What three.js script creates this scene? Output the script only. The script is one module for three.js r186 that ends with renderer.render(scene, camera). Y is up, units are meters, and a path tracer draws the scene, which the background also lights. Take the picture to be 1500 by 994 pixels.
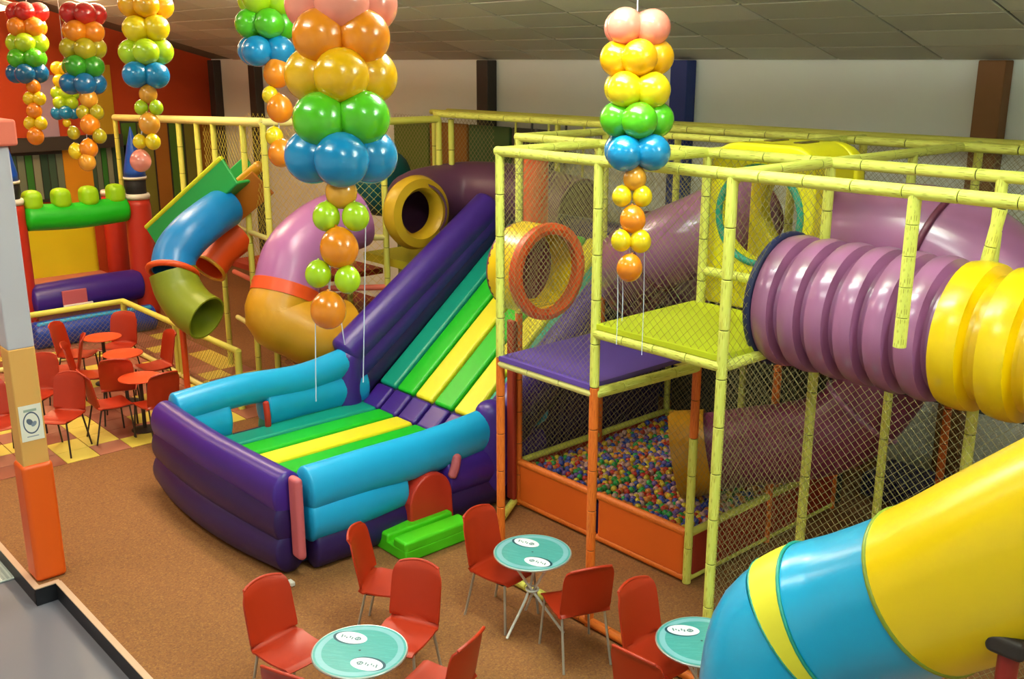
import * as THREE from 'three';
import { RoundedBoxGeometry } from 'three/addons/geometries/RoundedBoxGeometry.js';
import { mergeGeometries, mergeVertices, toCreasedNormals } from 'three/addons/utils/BufferGeometryUtils.js';
import { RectAreaLightUniformsLib } from 'three/addons/lights/RectAreaLightUniformsLib.js';
RectAreaLightUniformsLib.init();

// ------------------------------------------------------------------ camera, light, exposure
const scene = new THREE.Scene();
scene.background = new THREE.Color(0x6f747a);
const EYE = 5.6, FOCAL = 1484, PITCH = 0.26893, YAW = 0.84165;
const camera = new THREE.PerspectiveCamera(2 * Math.atan(497 / FOCAL) * 180 / Math.PI, 1500 / 994, 0.05, 80);
camera.position.set(0, EYE, 0);
camera.rotation.order = 'YXZ';
camera.rotation.set(-PITCH, YAW, 0);
scene.add(camera);
const renderer = new THREE.WebGLRenderer({ antialias: true });
renderer.toneMapping = THREE.LinearToneMapping;
renderer.toneMappingExposure = 1.38;
renderer.shadowMap.enabled = true;
const LAMPS = [ // x, z, colour, radiance
  [-23.5, -6.5, 0xffd2a0, 34], [-17.5, -6.5, 0xffe2bd, 34], [-11.5, -6.5, 0xfff2dc, 34], [-5.5, -5.2, 0xeefff2, 36], [0.5, -5.6, 0xe8fff4, 36],
  [-23.5, -1.0, 0xffd2a0, 40], [-17.5, -1.0, 0xffe2bd, 40], [-11.5, -1.0, 0xfff2dc, 40], [-5.5, 0.6, 0xeefff2, 40], [0.5, -0.6, 0xe8fff4, 40],
];

// ------------------------------------------------------------------ helpers
let seed = 20240607;
const rnd = () => { seed = (seed * 1664525 + 1013904223) >>> 0; return seed / 4294967296; };
const V = (x, y, z) => new THREE.Vector3(x, y, z);
const fwd = V(-Math.sin(YAW) * Math.cos(PITCH), -Math.sin(PITCH), -Math.cos(YAW) * Math.cos(PITCH));
const rgt = V(Math.cos(YAW), 0, -Math.sin(YAW));
const upv = rgt.clone().cross(fwd);
const ray = (px, py) => fwd.clone().multiplyScalar(FOCAL).addScaledVector(rgt, px - 750).addScaledVector(upv, 497 - py);
const atY = (px, py, h = 0) => { const r = ray(px, py); const p = r.multiplyScalar((h - EYE) / r.y); return V(p.x, h, p.z); };
const atZ = (px, py, z) => { const r = ray(px, py); const p = r.multiplyScalar(z / r.z); return V(p.x, p.y + EYE, z); };
const atX = (px, py, x) => { const r = ray(px, py); const p = r.multiplyScalar(x / r.x); return V(x, p.y + EYE, p.z); };
const atD = (px, py, d) => { const p = ray(px, py).multiplyScalar(d / FOCAL); return V(p.x, p.y + EYE, p.z); };
const used = {};
function numbered(n) { if (used[n] === undefined) { used[n] = 0; return n; } used[n]++; return n + '_' + String(used[n]).padStart(3, '0'); }
function thing(name, label, category, group, p = V(0, 0, 0)) {
  const g = new THREE.Group(); g.name = numbered(name); g.position.copy(p); scene.add(g);
  g.userData = { label, category }; if (group) g.userData.group = group;
  return g;
}
// world-space geometry becomes a part of group g (g unrotated)
function part(g, name, geo, mat, label) {
  const m = new THREE.Mesh(geo, mat); m.name = name; m.castShadow = m.receiveShadow = true;
  if (g.isGroup && g.parent === scene && !g.userData.local) geo.translate(-g.position.x, -g.position.y, -g.position.z);
  g.add(m); if (label) m.userData.label = label;
  return m;
}
function put(parent, name, geo, mat, p, s, q) { // shared geometry at a place
  const m = new THREE.Mesh(geo, mat); m.name = name; m.castShadow = m.receiveShadow = true;
  if (p) m.position.copy(p); if (s) m.scale.set(s.x, s.y, s.z); if (q) m.quaternion.copy(q);
  parent.add(m); return m;
}
function struct(name, geo, mat) {
  const m = new THREE.Mesh(geo, mat); m.name = name; m.userData.kind = 'structure'; m.castShadow = m.receiveShadow = true; scene.add(m); return m;
}
const box = (x0, x1, y0, y1, z0, z1) => { const g = new THREE.BoxGeometry(Math.abs(x1 - x0), Math.abs(y1 - y0), Math.abs(z1 - z0)); g.translate((x0 + x1) / 2, (y0 + y1) / 2, (z0 + z1) / 2); return g; };
const rbox = (w, h, d, r, seg = 3) => new RoundedBoxGeometry(w, h, d, seg, r);
const UPQ = V(0, 1, 0);
const alongQ = d => new THREE.Quaternion().setFromUnitVectors(UPQ, d.clone().normalize());
function cyl(a, b, r, n = 10, r2 = r) {
  const d = b.clone().sub(a); const g = new THREE.CylinderGeometry(r2, r, d.length(), n, 1);
  g.applyQuaternion(alongQ(d)); g.translate((a.x + b.x) / 2, (a.y + b.y) / 2, (a.z + b.z) / 2); return g;
}
// tube swept along a polyline with its own radius at every point (0 closes the end)
function sweep(pts, rads, n = 20, flat = 1) {
  const pos = [], idx = [], N = pts.length; let side = null;
  for (let i = 0; i < N; i++) {
    const t = pts[Math.min(N - 1, i + 1)].clone().sub(pts[Math.max(0, i - 1)]).normalize();
    if (!side) { side = Math.abs(t.y) > 0.9 ? V(1, 0, 0) : V(0, 1, 0); }
    const b = t.clone().cross(side).normalize(); side = b.clone().cross(t).normalize();
    for (let k = 0; k < n; k++) {
      const a = k / n * Math.PI * 2, c = Math.cos(a) * rads[i], s = Math.sin(a) * rads[i] * flat;
      pos.push(pts[i].x + side.x * c + b.x * s, pts[i].y + side.y * c + b.y * s, pts[i].z + side.z * c + b.z * s);
    }
  }
  for (let i = 0; i < N - 1; i++) for (let k = 0; k < n; k++) {
    const a = i * n + k, b = i * n + (k + 1) % n, c = a + n, d = b + n; idx.push(a, b, c, b, d, c);
  }
  const g = new THREE.BufferGeometry(); g.setAttribute('position', new THREE.Float32BufferAttribute(pos, 3)); g.setIndex(idx);
  g.computeVertexNormals();
  const uv = []; for (let i = 0; i < N; i++) for (let k = 0; k < n; k++) uv.push(k / n, i / N);
  g.setAttribute('uv', new THREE.Float32BufferAttribute(uv, 2));
  return g;
}
// inflated tube with rounded closed ends
function sausage(pts, r, n = 20, cap = 0.8, flat = 1) {
  const c = new THREE.CatmullRomCurve3(pts, false, 'centripetal'), L = c.getLength(), P = [], R = [], M = 26;
  const capLen = r * cap;
  const ts = [];
  for (let i = 0; i <= 6; i++) ts.push((1 - Math.cos(i / 6 * Math.PI / 2)) * capLen);
  for (let i = 1; i < M; i++) ts.push(capLen + (L - 2 * capLen) * i / M);
  for (let i = 6; i >= 0; i--) ts.push(L - (1 - Math.cos(i / 6 * Math.PI / 2)) * capLen);
  for (const s of ts) {
    P.push(c.getPointAt(Math.min(1, Math.max(0, s / L))));
    const e = Math.min(s, L - s); R.push(e >= capLen ? r : r * Math.sqrt(Math.max(0, 1 - (1 - e / capLen) ** 2)) + 0.0005);
  }
  return sweep(P, R, n, flat);
}
// hollow tube with wall thickness along a curve
function pipe(pts, r, n = 32, seg = 40, wall = 0.025, rfn = () => 1, tension) {
  const c = new THREE.CatmullRomCurve3(pts, false, 'centripetal'); const P = [], R = [];
  for (let i = 0; i <= seg; i++) { P.push(c.getPointAt(i / seg)); R.push(r * rfn(i / seg)); }
  for (let i = seg; i >= 0; i--) { P.push(c.getPointAt(i / seg)); R.push(r * rfn(i / seg) - wall); }
  // build as two shells joined at both ends
  const a = sweep(P.slice(0, seg + 1), R.slice(0, seg + 1), n);
  const pos = a.attributes.position.array, inner = new Float32Array(pos.length);
  for (let i = 0; i <= seg; i++) for (let k = 0; k < n; k++) {
    const j = (i * n + k) * 3, f = (R[i] - wall) / R[i];
    inner[j] = P[i].x + (pos[j] - P[i].x) * f; inner[j + 1] = P[i].y + (pos[j + 1] - P[i].y) * f; inner[j + 2] = P[i].z + (pos[j + 2] - P[i].z) * f;
  }
  const all = new Float32Array(pos.length * 2); all.set(pos); all.set(inner, pos.length);
  const idx = Array.from(a.index.array), o = (seg + 1) * n, src = a.index.array;
  for (let i = 0; i < src.length; i += 3) idx.push(o + src[i], o + src[i + 2], o + src[i + 1]);
  for (let k = 0; k < n; k++) { const k2 = (k + 1) % n; idx.push(k, o + k, k2, k2, o + k, o + k2); const e = seg * n; idx.push(e + k, e + k2, o + e + k, e + k2, o + e + k2, o + e + k); }
  const g = new THREE.BufferGeometry(); g.setAttribute('position', new THREE.BufferAttribute(all, 3)); g.setIndex(idx); g.computeVertexNormals();
  g.setAttribute('uv', new THREE.BufferAttribute(new Float32Array(all.length / 3 * 2), 2));
  return toCreasedNormals(g, 0.7);
}
function ringAt(p, dir, r, t) { const g = new THREE.TorusGeometry(r, t, 10, 40); g.applyQuaternion(new THREE.Quaternion().setFromUnitVectors(V(0, 0, 1), dir.clone().normalize())); g.translate(p.x, p.y, p.z); return g; }
// diamond net of straight cords in the rectangle o + a*u + b*v
function netGeo(o, u, v, cell = 0.05, r = 0.0019) {
  const U = u.length(), W = v.length(), ud = u.clone().normalize(), vd = v.clone().normalize(), pos = [], idx = [];
  const nrm = ud.clone().cross(vd).normalize();
  const cord = (x0, y0, x1, y1) => {
    const a = o.clone().addScaledVector(ud, x0).addScaledVector(vd, y0), b = o.clone().addScaledVector(ud, x1).addScaledVector(vd, y1);
    const d = b.clone().sub(a); if (d.length() < 0.02) return; const s = d.clone().cross(nrm).normalize();
    const base = pos.length / 3;
    for (const e of [a, b]) for (let k = 0; k < 3; k++) { const an = k * 2.0944, c = Math.cos(an) * r, q = Math.sin(an) * r; pos.push(e.x + s.x * c + nrm.x * q, e.y + s.y * c + nrm.y * q, e.z + s.z * c + nrm.z * q); }
    for (let k = 0; k < 3; k++) { const k2 = (k + 1) % 3; idx.push(base + k, base + k2, base + 3 + k, base + k2, base + 3 + k2, base + 3 + k); }
  };
  const st = cell * 1.41421;
  for (let c = -W; c < U; c += st) { // x - y = c
    const x0 = Math.max(0, c), x1 = Math.min(U, W + c); if (x1 > x0) cord(x0, x0 - c, x1, x1 - c);
    const X0 = Math.max(0, c), X1 = Math.min(U, W + c); if (X1 > X0) cord(X0, W - (X0 - c), X1, W - (X1 - c));
  }
  const g = new THREE.BufferGeometry(); g.setAttribute('position', new THREE.Float32BufferAttribute(pos, 3)); g.setIndex(idx); g.computeVertexNormals(); return g;
}
// thick curved sheet: f(u, v) -> Vector3
function sheet(f, nu, nv, th) {
  const g = new THREE.BufferGeometry(), P = [], N = [], e = 1e-3;
  for (let j = 0; j <= nv; j++) for (let i = 0; i <= nu; i++) {
    const u = i / nu, v = j / nv, p = f(u, v), a = f(Math.min(1, u + e), v).sub(f(Math.max(0, u - e), v)), b = f(u, Math.min(1, v + e)).sub(f(u, Math.max(0, v - e)));
    P.push(p); N.push(a.cross(b).normalize());
  }
  const pos = [], idx = [], n = P.length, w = nu + 1;
  for (let i = 0; i < n; i++) pos.push(P[i].x + N[i].x * th / 2, P[i].y + N[i].y * th / 2, P[i].z + N[i].z * th / 2);
  for (let i = 0; i < n; i++) pos.push(P[i].x - N[i].x * th / 2, P[i].y - N[i].y * th / 2, P[i].z - N[i].z * th / 2);
  for (let j = 0; j < nv; j++) for (let i = 0; i < nu; i++) { const a = j * w + i, b = a + 1, c = a + w, d = c + 1; idx.push(a, b, c, b, d, c, n + a, n + c, n + b, n + b, n + c, n + d); }
  const rim = (a, b) => idx.push(a, n + a, b, b, n + a, n + b);
  for (let i = 0; i < nu; i++) { rim(i, i + 1); rim(nv * w + i + 1, nv * w + i); }
  for (let j = 0; j < nv; j++) { rim((j + 1) * w, j * w); rim(j * w + nu, (j + 1) * w + nu); }
  g.setAttribute('position', new THREE.Float32BufferAttribute(pos, 3)); g.setIndex(idx); g.computeVertexNormals();
  const uv = []; for (let k = 0; k < 2; k++) for (let j = 0; j <= nv; j++) for (let i = 0; i <= nu; i++) uv.push(i / nu, j / nv);
  g.setAttribute('uv', new THREE.Float32BufferAttribute(uv, 2));
  return g;
}
function canvasTex(w, h, draw, rep) {
  const c = document.createElement('canvas'); c.width = w; c.height = h; draw(c.getContext('2d'), w, h);
  const t = new THREE.CanvasTexture(c); t.colorSpace = THREE.SRGBColorSpace; t.wrapS = t.wrapT = THREE.RepeatWrapping; if (rep) t.repeat.set(rep[0], rep[1]); return t;
}
function speckle(base, dots, n, size, w = 256, h = 256) {
  return canvasTex(w, h, (x) => {
    x.fillStyle = base; x.fillRect(0, 0, w, h);
    for (let i = 0; i < n; i++) { x.fillStyle = dots[Math.floor(rnd() * dots.length)]; const s = size * (0.4 + rnd()); x.fillRect(rnd() * w, rnd() * h, s * (0.5 + rnd()), s * (0.5 + rnd())); }
  });
}
const mat = (color, roughness = 0.5, extra = {}) => new THREE.MeshStandardMaterial({ color, roughness, ...extra });
const phys = (color, roughness = 0.35, extra = {}) => new THREE.MeshPhysicalMaterial({ color, roughness, ...extra });

// ------------------------------------------------------------------ materials
const carpetTex = speckle('#88582b', ['#80502a', '#925f2e', '#774a28', '#996833', '#84582f'], 26000, 3.2, 512, 512);
carpetTex.repeat.set(0.5, 0.5);
const M = {
  carpet: mat(0xffffff, 0.85, { map: carpetTex }),
  greyFloor: mat(0x6c6c78, 0.45), skirting: mat(0x14131b, 0.5), trimLight: mat(0xc9a68c, 0.6),
  wall: mat(0xe4e6df, 0.8), wallOrange: mat(0xc2410f, 0.75), wallMauve: mat(0xb79bb4, 0.8), ceil: mat(0xc3c1b0, 0.75), ceilB: mat(0xbab9a8, 0.75), ceilC: mat(0xcbcbba, 0.75), ceilGap: mat(0x6b6a5f, 0.9),
  woodDark: mat(0x3a332e, 0.6), woodBrown: mat(0x7c4f22, 0.6), blueWood: mat(0x16307e, 0.55),
  yellowFoam: mat(0xffffff, 0.55, { map: speckle('#dcdc62', ['#d3d056', '#e6e57c', '#cdc84e', '#a89c3a'], 1400, 3.5) }),
  yellowPlain: mat(0xdad65c, 0.55), orangeFoam: mat(0xffffff, 0.55, { map: speckle('#e06f1c', ['#d96416', '#e87d2a', '#c9560f'], 1200, 3.5) }),
  core: mat(0x3b3a22, 0.7), paleYellow: mat(0xe9e08a, 0.5),
  net: mat(0x988b5c, 0.8), netYellow: mat(0xd9c94e, 0.8),
  purplePlat: mat(0x5e429c, 0.55), limePlat: mat(0xc4cc1c, 0.5), orangePanel: mat(0xe8661a, 0.5), redPanel: mat(0x9c2c14, 0.55), darkMat: mat(0x252c26, 0.8), navyMat: mat(0x1f1c55, 0.5),
  purpleTube: phys(0x9c5f8a, 0.3, { clearcoat: 0.8, clearcoatRoughness: 0.18 }), yellowTube: phys(0xf2c800, 0.3, { clearcoat: 0.4, clearcoatRoughness: 0.2 }),
  cyanTube: phys(0x06a0d2, 0.3, { clearcoat: 0.5, clearcoatRoughness: 0.2 }), blueTube: phys(0x0b77bb, 0.35), darkBlue: mat(0x1f2450, 0.5), orangeRing: phys(0xd84a14, 0.4),
  oliveTube: phys(0x7f8a1c, 0.4), greenTube: phys(0x23a04a, 0.4), tealRim: phys(0x1c8f7c, 0.4), amberTube: phys(0xc28a18, 0.35), maroonTube: phys(0x6d2a44, 0.4), limeDome: phys(0xf2e416, 0.4), slot: mat(0x5c4a10, 0.7),
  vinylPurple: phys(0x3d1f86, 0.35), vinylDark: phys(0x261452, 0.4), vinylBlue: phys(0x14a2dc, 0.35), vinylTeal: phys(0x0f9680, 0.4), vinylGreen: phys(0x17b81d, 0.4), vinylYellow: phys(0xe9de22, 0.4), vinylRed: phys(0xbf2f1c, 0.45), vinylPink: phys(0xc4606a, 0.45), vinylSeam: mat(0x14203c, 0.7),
  step: phys(0x4bc812, 0.45),
  chair: phys(0xac2c0d, 0.4), metal: mat(0xb9b6ae, 0.35, { metalness: 0.6 }), darkMetal: mat(0x3d322e, 0.5, { metalness: 0.4 }), whiteMetal: mat(0xdcdad2, 0.4),
  tableRed: phys(0xd8481a, 0.4), tableRim: mat(0xaeb7b4, 0.35, { metalness: 0.5 }),
  pillarTop: mat(0xb9b2bd, 0.7), pillarTan: mat(0xd9a054, 0.65), pillarPad: phys(0xe55a0c, 0.45), salmon: mat(0xe2705a, 0.7),
  lampBody: mat(0xe6e6e2, 0.5), string: mat(0xbfc4d8, 0.6), cone: phys(0x1550c0, 0.35), white: mat(0xeee6da, 0.6), black: mat(0x17151a, 0.7),
  tilePink: mat(0xa8664f, 0.5), tilePinkB: mat(0x96543f, 0.5), tileYellow: mat(0xd9c24e, 0.5), paper: mat(0xffffff, 0.7),
};

// ------------------------------------------------------------------ room shell
const WZ = -13.2, WXL = -27.3, WXR = 5, FZ = 7, SL = 0.274, ceilY = z => EYE + SL * (Math.min(0, z) - WZ);
{
  const fl = new THREE.Shape(); // carpet outline in x, -z
  const KZ = [[WXL, -WZ], [WXR, -WZ], [WXR, 3.0], [-10.93, 3.0], [-10.96, 2.78], [WXL, 2.78]];
  KZ.forEach(([x, y], i) => i ? fl.lineTo(x, y) : fl.moveTo(x, y));
  const g = new THREE.ExtrudeGeometry(fl, { depth: 0.2, bevelEnabled: false }); g.rotateX(-Math.PI / 2); g.translate(0, -0.2, 0);
  struct('floor', g, M.carpet);
  struct('floor_001', box(WXL, WXR, -0.34, -0.2, -3.2, FZ), M.greyFloor);
  const sk = [box(-10.94, WXR, -0.2, -0.004, -3.0, -2.97), box(WXL, -10.94, -0.2, -0.004, -2.78, -2.75), box(-10.97, -10.93, -0.2, -0.004, -3.0, -2.75)];
  struct('baseboard_front', mergeGeometries(sk), M.skirting);
  const tr = [box(-10.94, WXR, 0, 0.012, -3.03, -2.965), box(WXL, -10.94, 0, 0.012, -2.81, -2.745), box(-10.99, -10.925, 0, 0.0115, -3.02, -2.75)];
  struct('trim_1', mergeGeometries(tr), M.trimLight);
  struct('wall_back', box(WXL - 0.2, WXR + 0.2, -0.34, EYE + 0.06, WZ - 0.2, WZ), M.wall);
  const gable = x0 => { const s = new THREE.Shape(); s.moveTo(-WZ, -0.34); s.lineTo(-FZ, -0.34); s.lineTo(-FZ, ceilY(0) + .1); s.lineTo(0, ceilY(0) + .1); s.lineTo(-WZ, EYE + .1); const e = new THREE.ExtrudeGeometry(s, { depth: 0.2, bevelEnabled: false }); e.rotateY(Math.PI / 2); e.translate(x0, 0, 0); return e; };
  struct('wall_left', gable(WXL - 0.2), M.wallOrange);
  struct('wall_right', gable(WXR), M.wall);
  struct('wall_front', box(WXL, WXR, -0.34, ceilY(0) + 0.1, FZ, FZ + 0.2), M.wall);
  const cs = new THREE.Shape(); cs.moveTo(-WZ + 0.2, EYE - SL * 0.2 + 0.03); cs.lineTo(0, ceilY(0) + 0.03); cs.lineTo(-FZ - 0.2, ceilY(0) + 0.03); cs.lineTo(-FZ - 0.2, ceilY(0) + 0.2); cs.lineTo(0, ceilY(0) + 0.2); cs.lineTo(-WZ + 0.2, EYE - SL * 0.2 + 0.2);
  const cg = new THREE.ExtrudeGeometry(cs, { depth: WXR - WXL + 0.4, bevelEnabled: false }); cg.rotateY(Math.PI / 2); cg.translate(WXL - 0.2, 0, 0);
  const ceiling = struct('ceiling', cg, M.ceilGap);
  // ceiling panels, in view down to the back wall
  const ang = Math.atan(SL), pw = 1.5, pd = 0.62, pg = rbox(pw - 0.03, 0.03, pd - 0.03, 0.012, 1), mats = [M.ceil, M.ceilB, M.ceilC];
  const q = new THREE.Quaternion().setFromEuler(new THREE.Euler(ang, 0, 0));
  let n = 0;
  for (let j = 0; j < 14; j++) for (let i = 0; i < 21; i++) {
    const s = 0.32 + j * pd, z = WZ + s * Math.cos(ang), y = EYE + s * Math.sin(ang) + 0.014;
    const x = WXR - 0.9 - (i + 0.5) * pw + (j % 2) * 0.0; if (x < WXL + .7) continue;
    put(ceiling, 'panel', pg, mats[(i * 7 + j * 5 + (i * j) % 3) % 3], V(x, y, z), null, new THREE.Quaternion().setFromEuler(new THREE.Euler(-ang + (rnd() - .5) * 0.02, 0, 0)));
    n++;
  }
  // wall columns
  const cols = [[-26.9, M.woodDark], [-15.38, M.woodDark], [-10.57, M.blueWood], [-5.68, M.woodBrown], [-24.6, M.woodDark]];
  cols.forEach(([x, m], i) => struct('trim_' + (i + 2), rboxAt(x, 2.8, WZ + 0.12, 0.34, 5.6, 0.24), m));
  // painted panels, windows and shelf on the left wall
  const lp = (px0, px1, py0, py1, t) => { const a = atX(px0, py1, WXL), b = atX(px1, py0, WXL); return box(WXL, WXL + t, a.y, b.y, a.z, b.z); };
  struct('trim_7', lp(47, 88, 205, 110, 0.03), M.wallMauve);
  struct('trim_8', lp(118, 172, 215, 95, 0.03), mat(0xc9a021, .7));
  struct('trim_9', lp(88, 140, 300, 205, 0.06), mat(0xe39a12, .7));
  struct('trim_10', lp(8, 175, 214, 203, 0.3), M.woodDark);
  const curt = ['#3c5a48', '#6d7a66', '#2f7a2a', '#8a8f7a', '#2b4a3a'];
  [[20, 90, 220, 300], [138, 186, 207, 300], [190, 330, 170, 330]].forEach(([x0, x1, y0, y1], i) => {
    const a = atX(x0, y1, WXL), b = atX(x1, y0, WXL);
    const w = struct('window_' + (i + 1), box(WXL, WXL + 0.03, a.y, b.y, a.z, b.z), M.woodDark);
    const k = 7; for (let s = 0; s < k; s++) { const z0 = a.z + (b.z - a.z) * (s + .06) / k, z1 = a.z + (b.z - a.z) * (s + .94) / k; const m = new THREE.Mesh(box(WXL + 0.03, WXL + 0.05, a.y + .08, b.y - .08, z0, z1), i === 2 ? [mat(0x4c7a22, .7), mat(0x7d7a2c, .7), mat(0xa86a1a, .7)][s % 3] : mat(curt[s % 5], 0.7)); m.name = 'panel'; w.add(m); }
  });
}
function rboxAt(x, y, z, w, h, d, r = 0.02) { const g = rbox(w, h, d, r, 2); g.translate(x, y, z); return g; }

// ------------------------------------------------------------------ ceiling lamps
LAMPS.forEach(([x, z, c, L], i) => {
  const zz = z, ang = z < 0 ? Math.atan(SL) : 0, y = ceilY(z) - 0.75;
  const t = thing('ceiling_lamp', 'long fluorescent lamp fixed to the sloping ceiling', 'lamp', 'fluorescent ceiling lamps', V(x, y, zz)); t.userData.local = true; t.rotation.x = -ang;
  part(t, 'housing', rbox(2.6, 0.09, 0.56, 0.02, 2), M.lampBody);
  const d = part(t, 'diffuser', box(-1.22, 1.22, -0.056, -0.046, -0.24, 0.24), new THREE.MeshStandardMaterial({ color: 0xffffff, emissive: c, emissiveIntensity: 3 }));
  const l = new THREE.RectAreaLight(c, L, 2.44, 0.48); l.position.set(0, -0.07, 0); l.rotation.x = -Math.PI / 2; t.add(l);
  part(t, 'upper_diffuser', box(-1.22, 1.22, 0.046, 0.056, -0.24, 0.24), d.material);
  const u = new THREE.RectAreaLight(c, L * (x > -8 ? 3.0 : 2.0), 2.44, 0.48); u.position.set(0, 0.07, 0); u.rotation.x = Math.PI / 2; t.add(u);
  for (const s of [-1, 1]) part(t, 'hanging_rod', cyl(V(s, 0.04, 0), V(s, 0.7, 0), 0.012, 8), M.lampBody);
});

// ------------------------------------------------------------------ pillar with poster at the left
{
  const px = -11.22, pz = -2.98, t = thing('pillar', 'square pillar with lilac top, tan middle and orange padded base', 'pillar', null, V(px, 0, pz)); t.userData.local = true;
  part(t, 'upper_shaft', rboxAt(0, 3.72, 0, 0.27, 2.1, 0.27), M.pillarTop);
  part(t, 'middle_shaft', rboxAt(0, 2.02, 0, 0.275, 1.32, 0.275), M.pillarTan);
  part(t, 'base_pad', rboxAt(0, 0.69, 0, 0.33, 1.38, 0.33, 0.05), M.pillarPad);
  part(t, 'capital', rboxAt(0, 4.9, 0, 0.42, 0.26, 0.42, 0.03), M.salmon);
  const tex = canvasTex(192, 256, (x, w, h) => {
    x.fillStyle = '#e8e2d6'; x.fillRect(0, 0, w, h); x.strokeStyle = '#46506a'; x.lineWidth = 10; x.beginPath(); x.ellipse(w / 2, h * .5, 66, 74, 0, 0, 7); x.stroke();
    x.fillStyle = '#5a6478'; x.beginPath(); x.ellipse(w / 2 - 14, h * .47, 30, 20, .6, 0, 7); x.fill(); x.fillStyle = '#7c8698'; x.beginPath(); x.ellipse(w / 2 + 20, h * .54, 26, 16, -.5, 0, 7); x.fill();
    x.fillStyle = '#9aa79a'; x.fillRect(40, 30, 110, 18); x.fillStyle = '#8f93a5'; x.fillRect(46, 222, 100, 7);
  });
  const p = thing('poster', 'small white paper notice with a round dark emblem on the tan pillar', 'poster', null, V(px + 0.141, 1.85, pz)); p.userData.local = true; p.rotation.y = Math.PI / 2;
  const a = part(p, 'sheet', new THREE.BoxGeometry(0.23, 0.4, 0.004), mat(0xffffff, 0.7, { map: tex }));
}

{
  const c = atY(12, 842, -.2), t = thing('door_mat', 'pale ribbed mat on the grey floor beside the pillar base', 'mat', null, V(c.x - .35, -.2, c.z + .1)); t.userData.local = true;
  part(t, 'mat_sheet', rboxAt(0, .012, 0, 1.0, .024, .62, .01), mat(0xc9d2cc, .4)); const ribs = []; for (let i = 0; i < 12; i++) ribs.push(box(-.48, .48, .024, .03, -.28 + i * .05, -.255 + i * .05)); part(t, 'mat_rib', mergeGeometries(ribs), mat(0xaab6b2, .5));
}
// ------------------------------------------------------------------ mosaic floor of the cafe corner
{
  const tg = rbox(0.46, 0.012, 0.46, 0.004, 1); const floor2 = scene.getObjectByName('floor');
  for (let i = 0; i < 15; i++) for (let j = 0; j < 12; j++) {
    const x = -14.39 - 0.235 - i * 0.47, z = -3.1 - j * 0.47; const r = rnd();
    const m = (i * 2 + j) % 5 === 0 || r < 0.12 ? M.tileYellow : r < 0.6 ? M.tilePink : M.tilePinkB;
    put(floor2, 'tile', tg, m, V(x, 0.004, z));
  }
}
// ------------------------------------------------------------------ sleeved pipes
const sleeveGeo = (() => { const pts = []; const r = 1; for (let i = 0; i <= 4; i++) pts.push(new THREE.Vector2(0.86 + 0.14 * Math.sin(i / 4 * Math.PI / 2), -0.5 + 0.02 * (1 - Math.cos(i / 4 * Math.PI / 2)))); for (let i = 4; i >= 0; i--) pts.push(new THREE.Vector2(0.86 + 0.14 * Math.sin(i / 4 * Math.PI / 2), 0.5 - 0.02 * (1 - Math.cos(i / 4 * Math.PI / 2)))); return new THREE.LatheGeometry(pts, 14); })();
function sleeved(g, name, a, b, r, m, len = 0.42, lowM = null, lowH = 0, lowL = 0) {
  const d = b.clone().sub(a), L = d.length(), n = Math.max(1, Math.round(L / len)), q = alongQ(d);
  const core = part(g, name, cyl(a, b, r * 0.72, 8), M.core);
  for (let i = 0; i < n; i++) {
    const c = a.clone().addScaledVector(d, (i + 0.5) / n).sub(g.position);
    const s = put(core, 'foam_sleeve', sleeveGeo, lowM && c.y < lowH && c.y > lowL ? lowM : m, c, V(r, L / n * 0.985, r), q);
  }
  return core;
}
function pipeBar(g, name, a, b, r, m) { return part(g, name, cyl(a, b, r, 10), m); }

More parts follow.
